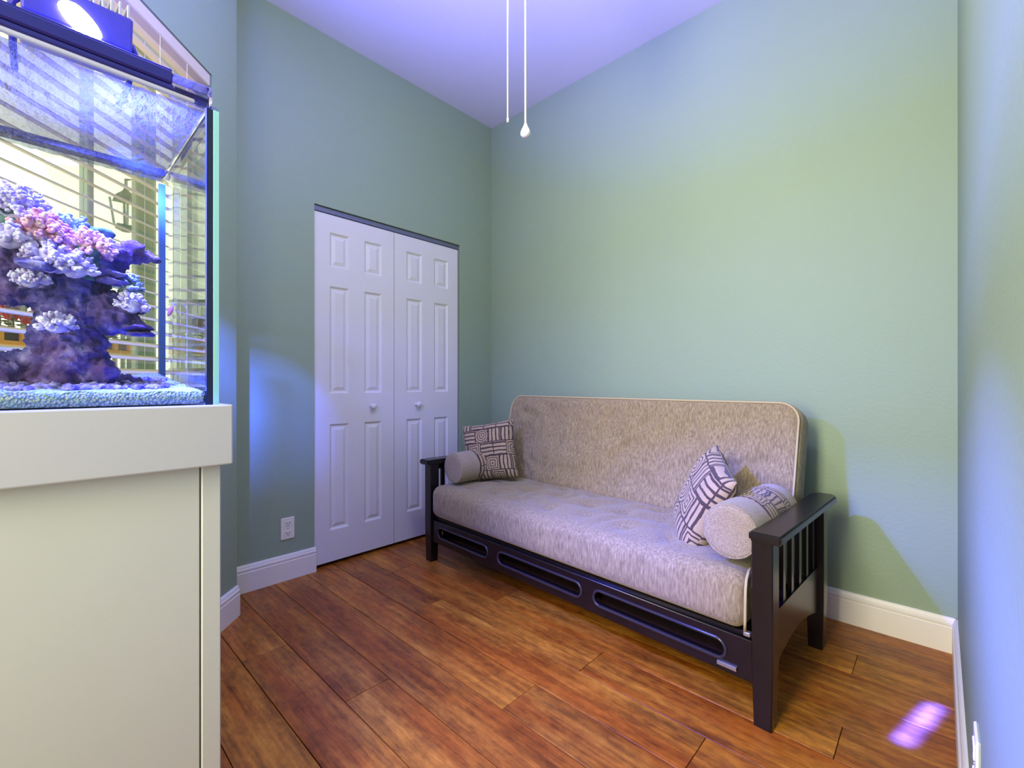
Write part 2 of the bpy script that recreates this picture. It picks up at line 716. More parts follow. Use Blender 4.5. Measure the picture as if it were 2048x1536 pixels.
# bullnose end that turns back to the left wall
rb = 0.022
pts = []
for k in range(9):
    a = math.radians(-135 - 45 + 0) + 0  # placeholder start, replaced below
ang0, ang1 = math.radians(45), math.radians(90)
# plan outline in world xy: along the inner face, round the nose, return along -X
cnose = Vector((CX, CY)) + Vector((-math.tan(math.radians(22.5)) * rb * 0, 0))
inner = lambda s: Vector((CX + E.x * s, CY + E.y * s))
tl = rb * math.tan(math.radians(22.5))
p_in = inner(tl)
cen = p_in + Vector((NO.x, NO.y)) * rb
pl = [inner(WS0)]
for k in range(9):
    a = math.radians(45 + 45 * k / 8)
    pl.append(cen + Vector((math.cos(a), math.sin(a))) * rb)
pl.append(Vector((XL - .12, CY)))
pl.append(Vector((XL - .12, CY - .14)))
pl.append(inner(WS0) + Vector((NO.x, NO.y)) * .14)
prism(bm, [(p.x, p.y) for p in pl], lambda p, q, t: Vector((p, q, t)), 0, ZC)
box2(bm, (WS0, 0, 0), (WS1, .14, WZ0), M=WM)
box2(bm, (WS0, 0, WZ1), (WS1, .14, ZC), M=WM)
box2(bm, (WS1, 0, 0), (2.05, .14, ZC), M=WM)
struct('wall_window', bm, M_WALL, auto=math.radians(30), smooth=True)

# window frame, panes and sill
win = bpy.data.objects.new('window_1', None)
COL.objects.link(win)
win['kind'] = 'structure'
bm = bmesh.new()
for a, b in (((WS0, .07, WZ0), (WS0 + .05, .13, WZ1)), ((WS1 - .05, .07, WZ0), (WS1, .13, WZ1)),
             ((WS0 + .05, .07, WZ0), (WS1 - .05, .13, WZ0 + .05)), ((WS0 + .05, .07, WZ1 - .05), (WS1 - .05, .13, WZ1))):
    box2(bm, a, b, .004, WM)
mk('window_frame', bm, M_VINYL, win)
smid = (WM.inverted() @ at_wall(173, 400, .1)).x
mk('mullion', B((smid - .011, .085, WZ0 + .05), (smid + .011, .115, WZ1 - .05), .003, WM), M_VINYL, win)
mk('pane', B((WS0 + .05, .097, WZ0 + .05), (smid - .011, .101, WZ1 - .05), 0, WM), M_WINGLASS, win)
mk('pane', B((smid + .011, .097, WZ0 + .05), (WS1 - .05, .101, WZ1 - .05), 0, WM), M_WINGLASS, win)
mk('window_sill', B((WS0 - .02, -.015, WZ0 - .025), (WS1 + .02, .07, WZ0), .004, WM), M_TRIM, win)

# baseboards with a stepped moulded top
BBP = [(0, 0), (.016, 0), (.016, .098), (.0135, .101), (.0135, .104), (.0155, .107), (.0155, .116), (.012, .120), (.012, .1225), (.0095, .130), (.006, .135), (0, .135)]


def baseboard(name, p0, p1, nrm):
    p0, p1, nrm = Vector(p0), Vector(p1), Vector(nrm)
    bm = bmesh.new()
    prism(bm, BBP, lambda p, q, t: Vector((p0.x + (p1.x - p0.x) * t + nrm.x * p, p0.y + (p1.y - p0.y) * t + nrm.y * p, q)), 0, 1)
    return struct(name, bm, M_TRIM)


baseboard('baseboard_left', (XL, .66), (XL, DY0 + .005), (1, 0))
baseboard('baseboard_corner', (XL, DY1), (XL, YB), (1, 0))
baseboard('baseboard_back', (XL, YB), (XR, YB), (0, -1))
baseboard('baseboard_right', (XR, YR), (XR, YB), (-1, 0))
e0, e1 = inner(.005), inner(2.03)
baseboard('baseboard_window', (e0.x, e0.y), (e1.x, e1.y), (-NO.x, -NO.y))

# ------------------------------------------------------------------ closet doors
bm = bmesh.new()
box2(bm, (XL - .060, DY0 + .002, DZ - .030), (XL - .012, DY1 - .002, DZ - .002), .002)
box2(bm, (XL - .052, DY0 + .002, DZ - .034), (XL - .020, DY1 - .002, DZ - .030))
trk = struct('trim_1', bm, M_METAL)
struct('gap_shade_sheet', B((XL - .11, DY0 + .001, .0), (XL - .10, DY1 - .001, DZ - .035)), M_DARKGAP)  # dark sheet behind the leaves, shade of the door gaps as colour


def panel_door(name, y0, y1, knob_y):
    """moulded leaf: face at x = XL-.012, six raised panels set in recessed fields"""
    x1, x0 = XL - .012, XL - .047
    z0, z1 = .022, DZ - .036
    root = bpy.data.objects.new(name, None)
    COL.objects.link(root)
    root['kind'] = 'structure'
    W = y1 - y0
    cols = [(y0 + W * .175, y0 + W * .405), (y0 + W * .60, y0 + W * .83)]
    hh = z1 - z0
    rows = [(z1 - hh * .150, z1 - hh * .050), (z1 - hh * .515, z1 - hh * .205), (z1 - hh * .910, z1 - hh * .604)]
    ys = sorted([y0, y1] + [v for c in cols for v in c])
    zs = sorted([z0, z1] + [v for r in rows for v in r])
    bm = bmesh.new()
    vt = {}

    def V(x, y, z):
        k = (round(x, 5), round(y, 5), round(z, 5))
        if k not in vt:
            vt[k] = bm.verts.new(k)
        return vt[k]
    for i in range(len(ys) - 1):
        for j in range(len(zs) - 1):
            a, b, c, d = ys[i], ys[i + 1], zs[j], zs[j + 1]
            hole = any(abs(a - p) < 1e-6 and abs(b - q) < 1e-6 for p, q in cols) and any(abs(c - p) < 1e-6 and abs(d - q) < 1e-6 for p, q in rows)
            if not hole:
                bm.faces.new((V(x1, a, c), V(x1, b, c), V(x1, b, d), V(x1, a, d)))
            else:
                steps = [(0, 0), (.010, -.009), (.016, -.010), (.036, -.003)]
                prev = None
                for ins, dx in steps:
                    q = [V(x1 + dx, a + ins, c + ins), V(x1 + dx, b - ins, c + ins), V(x1 + dx, b - ins, d - ins), V(x1 + dx, a + ins, d - ins)]
                    if prev:
                        for m in range(4):
                            bm.faces.new((prev[m], prev[(m + 1) % 4], q[(m + 1) % 4], q[m]))
                    prev = q
                bm.faces.new(prev)
    # edges and back
    bk = [V(x0, y0, z0), V(x0, y1, z0), V(x0, y1, z1), V(x0, y0, z1)]
    bm.faces.new(bk)
    for m, (p, q) in enumerate((((y0, z0), (y1, z0)), ((y1, z0), (y1, z1)), ((y1, z1), (y0, z1)), ((y0, z1), (y0, z0)))):
        # walk the boundary verts of the front along this side
        vs = [v for kk, v in vt.items() if abs(kk[0] - x1) < 1e-5 and (
            (p[0] == q[0] and abs(kk[1] - p[0]) < 1e-5) or (p[1] == q[1] and abs(kk[2] - p[1]) < 1e-5))]
        vs.sort(key=lambda v: (v.co.y - p[0]) * (q[0] - p[0]) + (v.co.z - p[1]) * (q[1] - p[1]))
        bm.faces.new(vs + [bk[(m + 1) % 4], bk[m]])
    mk('door_leaf', bm, M_DOOR, root)
    kb = lathe(bmesh.new(), [(0, 0), (.013, 0), (.012, .004), (.008, .008), (.008, .016), (.014, .021), (.0185, .028), (.0185, .034), (.014, .040), (0, .042)],
               Matrix.Translation((x1, knob_y, .905)) @ Matrix.Rotation(PI / 2, 4, 'Y'), 20)
    mk('knob', kb, M_DOOR, root, smooth=True)
    return root


ymid = 1.597
panel_door('door_1', DY0 + .004, ymid - .002, 1.437)
panel_door('door_2', ymid + .002, DY1 - .012, 1.767)


# ------------------------------------------------------------------ outlets
def outlet(name, label, M):
    """local: x = out of the wall, y across, z up"""
    root = thing(name, label, 'outlet')
    root.matrix_world = M
    mk('cover_plate', B((0, -.035, -.0575), (.006, .035, .0575), .0025), M_PLATE, root)
    for s in (-1, 1):
        rc = mk('receptacle', B((.005, -.017, s * .026 - .014), (.0085, .017, s * .026 + .014), .003), M_PLATE, root)
        bm = bmesh.new()
        box2(bm, (.008, -.0085, s * .026 - .002), (.0092, -.0060, s * .026 + .008))
        box2(bm, (.008, .0060, s * .026 - .002), (.0092, .0085, s * .026 + .007))
        lathe(bm, [(0, .0078), (.0026, .0078), (.0026, .0092), (0, .0092)], Matrix.Translation((0, 0, s * .026 - .008)) @ Matrix.Rotation(PI / 2, 4, 'Y'), 10)
        mk('socket_slots', bm, M_SLOT, rc)
    mk('screw', lathe(bmesh.new(), [(0, .0055), (.003, .0055), (.0025, .0072), (0, .0074)], Matrix.Rotation(PI / 2, 4, 'Y'), 10), M_STEEL, root)
    return root


outlet('wall_outlet', 'ivory duplex outlet low on the green wall beside the closet doors', Matrix.Translation((XL, .940, .272)))
outlet('wall_outlet', 'white outlet seen edge-on at the lower right wall above the baseboard', Matrix.Translation((XR, 1.13, .378)) @ Matrix.Rotation(PI, 4, 'Z'))

# ------------------------------------------------------------------ window blind
bl = thing('window_blind', 'cream slatted horizontal blind in the window behind the fish tank', 'blind')
bl.matrix_world = WM
mk('head_rail', B((WS0 + .006, .004, WZ1 - .05), (WS1 - .006, .064, WZ1 - .002), .004), M_BLIND, bl)
pitch = 0.046
ns = int((WZ1 - .05 - (WZ0 + .03)) / pitch)
bm = bmesh.new()
box(bm, (0, 0, 0), (WS1 - WS0 - .016, .050, .0030), .001)
slat_me = bpy.data.meshes.new('slat')
bmesh.ops.recalc_face_normals(bm, faces=bm.faces[:])
bm.to_mesh(slat_me)
bm.free()
slat_me.materials.append(M_BLIND)
for k in range(ns):
    o = bpy.data.objects.new('slat', slat_me)
    link(o, bl)
    o.location = ((WS0 + WS1) / 2, .034, WZ1 - .05 - pitch * (k + .6))
    o.rotation_euler = (math.radians(19), 0, 0)
mk('bottom_rail', B((WS0 + .008, .012, WZ0 + .004), (WS1 - .008, .056, WZ0 + .022), .003), M_BLIND, bl)
for s in (WS0 + .14, smid - .18, WS1 - .15):
    bm = bmesh.new()
    for d in (.008, .060):
        tube(bm, [(s, d, WZ0 + .02), (s, d, WZ1 - .05)], .0009, 5)
    mk('ladder_cord', bm, M_CORD, bl)

# ------------------------------------------------------------------ outside the window
struct('patio_ground', B((-9, -8, -.12), (XL - .32, .5, -.07)), M_STONE)
OM = Matrix(((E.x, NO.x, 0, CX), (E.y, NO.y, 0, CY), (0, 0, 1, 0), (0, 0, 0, 1)))


def wall_sd(p):
    q = OM.inverted() @ p
    return q.x, q.y


pa, pb = at_wall(274, 600, .55), at_wall(314, 600, .55)  # added upright, stands where water would refract the window jamb
s_a, s_b = wall_sd(pa)[0], wall_sd(pb)[0]
post = thing('jamb_stand_in', 'pale green upright standing in for the window jamb refracted by the tank', 'post')
post.matrix_world = OM
s_a, s_b = min(s_a, s_b), max(s_a, s_b)
mk('shaft', B((s_a, .55, -.07), (s_b, .58, 2.9), .006), M_POST, post)
mk('base_block', B((s_a - .02, .53, -.07), (s_b + .02, .60, .08), .006), M_POST, post)
# lantern hung beside the post
pc = at_wall(252, 430, .62)
ls, ld = wall_sd(pc)
lan = thing('patio_lantern', 'grey green carriage lantern hanging outside beside the jamb stand-in', 'lantern')
lan.matrix_world = OM @ Matrix.Translation((ls, ld, pc.z))
mk('lantern_cap', lathe(bmesh.new(), [(.0, .13), (.012, .125), (.02, .11), (.062, .075), (.066, .068), (0, .068)], n=4), M_LANT, lan)
bm = bmesh.new()
for sx in (-1, 1):
    for sy in (-1, 1):
        tube(bm, [(sx * .030, sy * .030, -.06), (sx * .042, sy * .042, .07)], .005, 6)
mk('lantern_frame', bm, M_LANT, lan)
mk('lantern_glass', lathe(bmesh.new(), [(.040, -.055), (.056, .067)], n=4), M_WINGLASS, lan)
mk('lantern_base', lathe(bmesh.new(), [(0, -.085), (.02, -.08), (.052, -.062), (.052, -.055), (0, -.055)], n=4), M_LANT, lan)
mk('lantern_arm', tube(bmesh.new(), [(0, 0, .125), (0, 0, .17), (-.06, 0, .20), (s_b - ls, 0, .20)], .007, 8), M_LANT, lan)

# railing with a flower trough on it
RD = .98
ra, rb_ = wall_sd(at_wall(-60, 700, RD))[0], wall_sd(at_wall(268, 700, RD))[0]
r0, r1 = min(ra, rb_), max(ra, rb_)
rail = thing('patio_railing', 'thin grey metal railing with upright bars outside the window', 'railing')
rail.matrix_world = OM
mk('rail', B((r0, RD, 1.10), (r1, RD + .03, 1.125), .003), M_RAIL, rail)
mk('rail', B((r0, RD, 1.47), (r1, RD + .03, 1.50), .003), M_RAIL, rail)
mk('rail', B((r0, RD, .12), (r1, RD + .03, .15), .003), M_RAIL, rail)
bar_me = None
nb = int((r1 - r0) / .055)
for k in range(nb + 1):
    s = r0 + .006 + k * (r1 - r0 - .012) / nb
    thick = .016 if k in (0, nb) else .0045
    zz = -.07 if k in (0, nb) else .14
    mk('bar', B((s - thick, RD + .004, zz), (s + thick, RD + .026, 1.48)), M_RAIL, rail)
t_a = at_wall(-40, 676, RD - .1)
t_b = at_wall(238, 676, RD - .1)
f0, f1 = wall_sd(t_a)[0], wall_sd(t_b)[0]
f0, f1 = min(f0, f1), max(f0, f1)
zt = at_wall(40, 660, RD - .1).z
zb = at_wall(40, 694, RD - .1).z
tro = thing('flower_trough', 'orange slotted flower trough with red and mauve blooms on the railing outside', 'planter')
tro.matrix_world = OM
D0, D1 = RD - .17, RD
bm = bmesh.new()
box2(bm, (f0, D0, zt - .018), (f1, D1, zt), .003)
box2(bm, (f0, D0, zb), (f1, D1, zb + .018), .003)
kk = max(4, int((f1 - f0) / .09))
for k in range(kk + 1):
    s = f0 + .01 + (f1 - f0 - .02) * k / kk
    box2(bm, (s - .012, D0, zb + .018), (s + .012, D0 + .012, zt - .018))
mk('trough_frame', bm, M_PLANTER, tro)
mk('trough_liner', B((f0 + .01, D0 + .02, zb + .018), (f1 - .01, D1 - .01, zt - .018)), M_PLANTDARK, tro)
bm = bmesh.new()
rf = random.Random(3)
for k in range(int((f1 - f0) * 260)):
    c = Vector((rf.uniform(f0, f1), rf.uniform(D0, D1 - .02), zt + rf.uniform(-.005, .055)))
    m = Matrix.Translation(c) @ Matrix.Rotation(rf.uniform(0, 6), 4, 'Z') @ Matrix.Rotation(rf.uniform(-1, 1), 4, 'X') @ Matrix.Diagonal((.016, .007, .003, 1))
    bmesh.ops.create_icosphere(bm, subdivisions=1, radius=1, matrix=m)
tag(mk('leaves', bm, M_LEAFG, tro), kind='stuff')


def bloom(mat, n, nm):
    for k in range(n):
        c = Vector((rf.uniform(f0, f1), rf.uniform(D0 - .01, D1 - .04), zt + rf.uniform(.03, .095)))
        bm = bmesh.new()
        for j in range(5):
            a = 2 * PI * j / 5
            m = Matrix.Translation(c) @ Matrix.Rotation(rf.uniform(-.3, .3), 4, 'X') @ Matrix.Rotation(a, 4, 'Y') @ Matrix.Translation((.011, -.004, 0)) @ Matrix.Diagonal((.012, .005, .009, 1))
            bmesh.ops.create_icosphere(bm, subdivisions=1, radius=1, matrix=m)
        mk(nm, bm, mat, tro, smooth=True)


bloom(M_FLOWER1, int((f1 - f0) * 34), 'red_bloom')
bloom(M_FLOWER2, int((f1 - f0) * 60), 'mauve_bloom')
bloom(M_FLOWER3, int((f1 - f0) * 30), 'plum_bloom')

# ------------------------------------------------------------------ aquarium stand
TX0, TX1, TY0, TY1 = -1.52, -1.046, -.10, .258     # outside of the tank
ZT0, ZT1 = .999, 1.612
st = thing('aquarium_stand', 'tall cream painted aquarium cabinet with a deep white top band', 'cabinet')
SX = -1.058
mk('body', B((-1.50, -.09, .0), (SX - .014, .262, .885)), M_CAB, st)
mk('door_panel', B((SX - .016, -.085, .03), (SX - .003, .229, .880), .0015), M_CAB, st)
mk('stile', B((SX - .016, .2315, .0), (SX, .2645, .882), .002), M_CAB, st)
mk('toe_rail', B((SX - .016, -.085, .0), (SX - .001, .230, .028), .0015), M_CAB, st)
mk('stile', B((SX - .016, -.0945, .0), (SX, -.0865, .882), .002), M_CAB, st)
mk('top_band', B((-1.535, -.105, .880), (SX + .028, .279, ZT0), .003, seg=2), M_BANDP, st)

# ------------------------------------------------------------------ aquarium
aq = thing('aquarium', 'tall glass reef aquarium on the cream cabinet with a dark blue top rim', 'fish tank')
GT = .010
mk('front_glass', B((TX1 - GT, TY0 + GT, ZT0), (TX1, TY1 - GT - .010, ZT1 - .022)), M_GLASS, aq)
mk('back_glass', B((TX0, TY0 + GT, ZT0), (TX0 + GT, TY1 - GT - .002, ZT1 - .022)), M_GLASS, aq)
mk('side_glass', B((TX0, TY1 - GT, ZT0), (TX1 - .002, TY1 - .001, ZT1 - .022)), M_GLASS, aq)
mk('side_glass', B((TX0, TY0, ZT0), (TX1, TY0 + GT, ZT1 - .022)), M_GLASS, aq)
mk('bottom_glass', B((TX0 + GT, TY0 + GT, ZT0), (TX1 - GT, TY1 - GT, ZT0 + .002)), M_GLASS, aq)
tag(mk('glass_edge', B((TX1 - .0015, TY1 - GT + .0005, ZT0), (TX1 + .0005, TY1, ZT1 - .03)), M_GEDGE, aq), 'pale green polished glass edge')
tag(mk('silicone_seam', B((TX1 - .012, TY1 - GT - .0105, ZT0), (TX1 - .0005, TY1 - GT, ZT1 - .03)), M_SIL, aq), 'dark navy silicone corner seam')
tag(mk('silicone_seam', B((TX0 + .001, TY1 - GT - .014, ZT0 + .03), (TX0 + .014, TY1 - GT, ZT1 - .04)), M_SILB, aq), 'blue grey silicone rear corner seam')
# rim: dark bar along the front, clear holder at its right end
ysp = at_x(344, 161, TX1).y
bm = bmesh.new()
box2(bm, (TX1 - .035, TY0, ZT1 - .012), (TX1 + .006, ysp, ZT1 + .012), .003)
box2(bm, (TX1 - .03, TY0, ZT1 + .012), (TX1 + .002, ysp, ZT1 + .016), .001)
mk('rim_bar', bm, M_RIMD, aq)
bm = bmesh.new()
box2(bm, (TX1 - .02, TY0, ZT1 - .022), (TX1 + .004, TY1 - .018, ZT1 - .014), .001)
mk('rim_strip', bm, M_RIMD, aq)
tag(mk('glass_lip', B((TX1 - .008, TY0, ZT1 - .030), (TX1 + .002, TY1 - .04, ZT1 - .023), .002), M_RIMW, aq), 'bright white lit lip under the rim')
mk('rim_holder', B((TX1 - .034, ysp, ZT1 - .022), (TX1 + .005, TY1 - .012, ZT1 + .010), .003), M_ACRYL, aq)
bm = bmesh.new()
box2(bm, (TX0, TY1 - .012, ZT1 - .022), (TX1 - .036, TY1, ZT1 - .004), .002)
mk('side_brace', bm, M_ACRYL, aq)
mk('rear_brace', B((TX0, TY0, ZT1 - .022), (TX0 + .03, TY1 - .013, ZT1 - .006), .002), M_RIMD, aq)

# sand bed and water
XI0, XI1, YI0, YI1 = TX0 + GT, TX1 - GT, TY0 + GT, TY1 - GT - .011
bm = bmesh.new()
nx, ny = 60, 44
top = []
for i in range(nx + 1):
    row = []
    for j in range(ny + 1):
        x = XI1 + (XI0 - XI1) * i / nx
        y = YI0 + (YI1 - YI0) * j / ny
        z = 1.026 + .040 * (i / nx) ** 1.2 + .005 * noise.noise(Vector((x * 30, y * 30, 0))) + .002 * noise.noise(Vector((x * 120, y * 120, 3)))
        row.append(bm.verts.new((x, y, z)))
    top.append(row)
for i in range(nx):
    for j in range(ny):
        bm.faces.new((top[i][j], top[i + 1][j], top[i + 1][j + 1], top[i][j + 1]))
rim_v = [top[0][j] for j in range(ny + 1)] + [top[i][ny] for i in range(1, nx + 1)] + [top[nx][j] for j in range(ny - 1, -1, -1)] + [top[i][0] for i in range(nx - 1, 0, -1)]
low = [bm.verts.new((v.co.x, v.co.y, ZT0 + .0025)) for v in rim_v]
for k in range(len(rim_v)):
    k2 = (k + 1) % len(rim_v)
    bm.faces.new((rim_v[k], rim_v[k2], low[k2], low[k]))
bm.faces.new(low)
sb = mk('sand_bed', bm, M_SAND, None, smooth=True)
tag(sb, 'pale speckled sand bed on the floor of the aquarium', 'sand', kind='stuff')

ZW = 1.578
bm = bmesh.new()
nx, ny = 80, 60
g = []
for i in range(nx + 1):
    row = []
    for j in range(ny + 1):
        x = XI1 + (XI0 - XI1) * i / nx
        y = YI0 + (YI1 - YI0) * j / ny
        z = ZW + 0.0030 * noise.noise(Vector((x * 22, y * 50, 0))) + .0018 * noise.noise(Vector((x * 60, y * 110, 5)))
        row.append(bm.verts.new((x, y, z)))
    g.append(row)
for i in range(nx):
    for j in range(ny):
        bm.faces.new((g[i][j], g[i + 1][j], g[i + 1][j + 1], g[i][j + 1]))
wt = mk('water', bm, M_WATER, None, smooth=True)
tag(wt, 'rippled water surface just under the aquarium rim', 'water', kind='stuff')

# ------------------------------------------------------------------ reef rock
reef = thing('reef_rock', 'branching purple live rock tree crusted with corals inside the aquarium', 'rock', (0, 0, 0))


def displaced(name, blobs, mat, parent, vox=.0045, amp=.018, seed=0):
    bm = bmesh.new()
    for c, r in blobs:
        s = r if isinstance(r, (tuple, list)) else (r, r, r)
        bmesh.ops.create_icosphere(bm, subdivisions=2, radius=1, matrix=Matrix.Translation(c) @ Matrix.Diagonal((s[0], s[1], s[2], 1)))
    me = bpy.data.meshes.new('tmp')
    bm.to_mesh(me)
    bm.free()
    tmp = bpy.data.objects.new('tmp', me)
    COL.objects.link(tmp)
    md = tmp.modifiers.new('r', 'REMESH')
    md.mode = 'VOXEL'
    md.voxel_size = vox
    dg = bpy.context.evaluated_depsgraph_get()
    m2 = bpy.data.meshes.new_from_object(tmp.evaluated_get(dg))
    bpy.data.objects.remove(tmp)
    bm = bmesh.new()
    bm.from_mesh(m2)
    bm.normal_update()
    for v in bm.verts:
        p = v.co
        n1 = noise.noise(p * 26 + Vector((seed, 0, 0)))
        n2 = noise.noise(p * 62 + Vector((0, seed, 0)))
        n3 = noise.noise(p * 130 + Vector((0, 0, seed)))
        v.co = p + v.normal * (amp * (n1 * .7 + (.45 - abs(n2) * 1.6) * .6 + n3 * .35))
    for v in bm.verts:
        v.co.z = max(v.co.z, 1.008)
    return mk(name, bm, mat, parent, smooth=True)


XT = -1.24


def T(px, py, dx=0.0):
    return at_x(px, py, XT + dx)


def px_r(px, dx=0.0):
    return px / F * .90


def chain(p, q, r0, r1, n=6, dx0=0, dx1=0):
    out = []
    for k in range(n + 1):
        f = k / n
        out.append((T(p[0] + (q[0] - p[0]) * f, p[1] + (q[1] - p[1]) * f, dx0 + (dx1 - dx0) * f), px_r(r0 + (r1 - r0) * f)))
    return out


blobs = []
blobs += chain((140, 770), (138, 640), 74, 48, 6)              # trunk
blobs += chain((140, 650), (150, 560), 50, 52, 4)
blobs += chain((30, 520), (190, 530), 46, 44, 6)               # crown mass
blobs += chain((10, 470), (60, 520), 40, 42, 3)
blobs += chain((-60, 560), (90, 590), 26, 34, 5)               # left limb
blobs += chain((170, 520), (262, 508), 32, 20, 4, 0, .03)      # right upper limb
blobs += chain((250, 510), (308, 518), 19, 8, 4, .03, .03)
blobs += chain((120, 560), (200, 500), 42, 26, 4, 0, -.05)
blobs += chain((170, 600), (235, 640), 40, 28, 4, 0, .04)      # right lower limb
blobs += chain((225, 640), (296, 662), 26, 9, 5, .04, .05)
blobs += chain((215, 600), (262, 610), 20, 18, 3, .04, .03)
blobs += chain((-40, 760), (250, 772), 40, 22, 9)              # mound
blobs += chain((-40, 740), (60, 735), 36, 30, 4, -.05, -.03)
blobs += chain((230, 768), (310, 778), 18, 10, 4, 0, .02)
blobs += chain((200, 742), (190, 760), 22, 20, 2, .05, .05)
displaced('rock_body', blobs, M_ROCK, reef, seed=2)


def coral(px, py, rpx, mat, dx=.03, n=46, up=.4, size=.010, seed=0, stem=False):
    """cushion of small knobbly polyps on a short stem"""
    rr = random.Random(seed + int(px))
    c = T(px, py, dx)
    R = px_r(rpx)
    size *= .62
    n = int(n * 1.9)
    bm = bmesh.new()
    bmesh.ops.create_icosphere(bm, subdivisions=2, radius=R * .70, matrix=Matrix.Translation(c))
    for v in bm.verts:
        v.co += (v.co - c) * .25 * noise.noise(v.co * 60)
    for k in range(n):
        z = rr.uniform(-.35, 1)
        a = rr.uniform(0, 2 * PI)
        s = math.sqrt(1 - z * z)
        d = Vector((s * math.cos(a), s * math.sin(a), z))
        L = R * rr.uniform(.75, 1.05)
        tip = c + d * L
        sz = size * rr.uniform(.6, 1.2)
        m = Matrix.Translation(tip) @ track(d) @ Matrix.Diagonal((sz, sz, sz * 1.4, 1))
        bmesh.ops.create_icosphere(bm, subdivisions=1, radius=1, matrix=m)
        for q in range(2):
            e = d + Vector((rr.uniform(-.6, .6), rr.uniform(-.6, .6), rr.uniform(-.2, .6)))
            bmesh.ops.create_icosphere(bm, subdivisions=1, radius=sz * .55, matrix=Matrix.Translation(tip + e.normalized() * sz * 1.3))
    o = mk('coral', bm, mat, reef, smooth=True)
    bm = bmesh.new()
    if not stem:
        bm.free()
        return o
    tube(bm, [c + Vector((0, 0, -R * 1.7 + R * 1.7 * q / 9)) for q in range(10)], [R * (.30 + .035 * q + .012 * (q - 3) ** 2 * .3) for q in range(10)], 14)
    for v in bm.verts:
        d = v.co - c
        a = math.atan2(d.y, d.x)
        v.co += Vector((d.x, d.y, 0)) * (.16 * math.sin(a * 7) + .2 * noise.noise(v.co * 70))
    mk('coral_stem', bm, M_STALK, o, smooth=True)
    return o


tag(coral(34, 424, 44, M_COR_L, .02, 70, seed=1, stem=True), 'lavender cushion coral at the top of the rock')
tag(coral(80, 468, 36, M_COR_P, .05, 54, seed=2), 'pink tufted coral')
tag(coral(134, 470, 36, M_COR_G, .0, 56, seed=3), 'pale grey green tufted coral')
tag(coral(174, 500, 34, M_COR_P, .05, 54, seed=4, stem=True), 'pink tufted coral on a green stem')
coral(100, 520, 32, M_COR_L, .07, 50, seed=5)
coral(150, 535, 28, M_COR_L, .07, 40, seed=6)
coral(20, 480, 26, M_COR_L, .06, 36, seed=7)
coral(258, 574, 22, M_COR_G, .04, 34, size=.008, seed=8)
tag(coral(262, 612, 24, M_COR_L, .06, 38, size=.007, seed=9), 'white frilled coral on the right limb')
coral(112, 650, 22, M_COR_L, .08, 30, size=.008, seed=10)
coral(60, 560, 20, M_COR_L, .06, 30, size=.008, seed=12)
# mushroom-shaped coral
c = T(202, 470, .0)
bm = lathe(bmesh.new(), [(.010, -.035), (.011, -.012), (.020, -.002), (.023, .004), (.019, .010), (.008, .011), (0, .010)], Matrix.Translation(c), 16)
for v in bm.verts:
    v.co += Vector((noise.noise(v.co * 80), noise.noise(v.co * 80 + Vector((9, 0, 0))), noise.noise(v.co * 80 + Vector((0, 9, 0))))) * .004
tag(mk('coral', bm, M_STALK, reef, smooth=True), 'grey mushroom-topped coral')
# plates and folds of the trunk
for (px, py, w_, h_, dx, sd) in ((215, 548, 30, 9, .06, 1), (220, 562, 26, 7, .06, 2), (275, 655, 28, 6, .06, 3), (282, 668, 24, 5, .06, 4), (70, 530, 30, 9, .08, 6)):
    c = T(px, py, dx)
    bm = bmesh.new()
    bmesh.ops.create_icosphere(bm, subdivisions=3, radius=1, matrix=Matrix.Translation(c) @ Matrix.Diagonal((px_r(w_) * .8, px_r(w_), px_r(h_), 1)))
    for v in bm.verts:
        v.co += Vector((noise.noise(v.co * 60 + Vector((sd, 0, 0))), noise.noise(v.co * 60 + Vector((0, sd, 0))), noise.noise(v.co * 70 + Vector((0, 0, sd))))) * .007
    mk('plate_coral', bm, M_ROCK, reef, smooth=True)
# loose rubble at the foot
bm = bmesh.new()
rr = random.Random(5)
for k in range(520):
    px = rr.uniform(-20, 330)
    dx = rr.uniform(-.12, .13)
    x = XT + dx
    y = T(px, 780, dx).y
    i = (x - XI1) / (XI0 - XI1)
    if not (0.04 < i < .96) or not (YI0 + .02 < y < YI1 - .012):
        continue
    z = 1.026 + .040 * i ** 1.2
    s = rr.uniform(.003, .009)
    m = Matrix.Translation((x, y, z + s * .4)) @ Matrix.Rotation(rr.uniform(0, 6), 4, 'Z') @ Matrix.Rotation(rr.uniform(0, 3), 4, 'X') @ Matrix.Diagonal((s * rr.uniform(.8, 1.8), s, s * rr.uniform(.5, 1), 1))
    bmesh.ops.create_icosphere(bm, subdivisions=1, radius=1, matrix=m)
rub = mk('coral_rubble', bm, coralmat('dusky_rubble', lin(84, 72, 128), lin(176, 164, 214)), None)
tag(rub, 'broken coral rubble scattered on the sand around the rock', 'rubble', kind='stuff')

# small fish near the right pane
fp = at_x(341, 622, -1.40)
fish = thing('reef_fish', 'tiny salmon pink fish swimming by the right pane of the tank', 'fish', fp)
fish.scale = (.5, .5, .5)
fish.rotation_euler = (0, math.radians(-62), math.radians(42))
bm = bmesh.new()
nn = 10
prof = [(-.030, .0012, .0022), (-.024, .003, .006), (-.014, .0048, .0105), (-.002, .0055, .012), (.010, .005, .0105), (.020, .0035, .007), (.027, .0018, .004), (.031, .0012, .0032)]
rings = []
for x, ry, rz in prof:
    rings.append([bm.verts.new((x, ry * math.cos(2 * PI * k / nn), rz * math.sin(2 * PI * k / nn))) for k in range(nn)])
for a, b in zip(rings, rings[1:]):
    for k in range(nn):
        bm.faces.new((a[k], a[(k + 1) % nn], b[(k + 1) % nn], b[k]))
bm.faces.new(rings[0])
bm.faces.new(rings[-1])
mk('body', bm, M_FISH, fish, smooth=True)
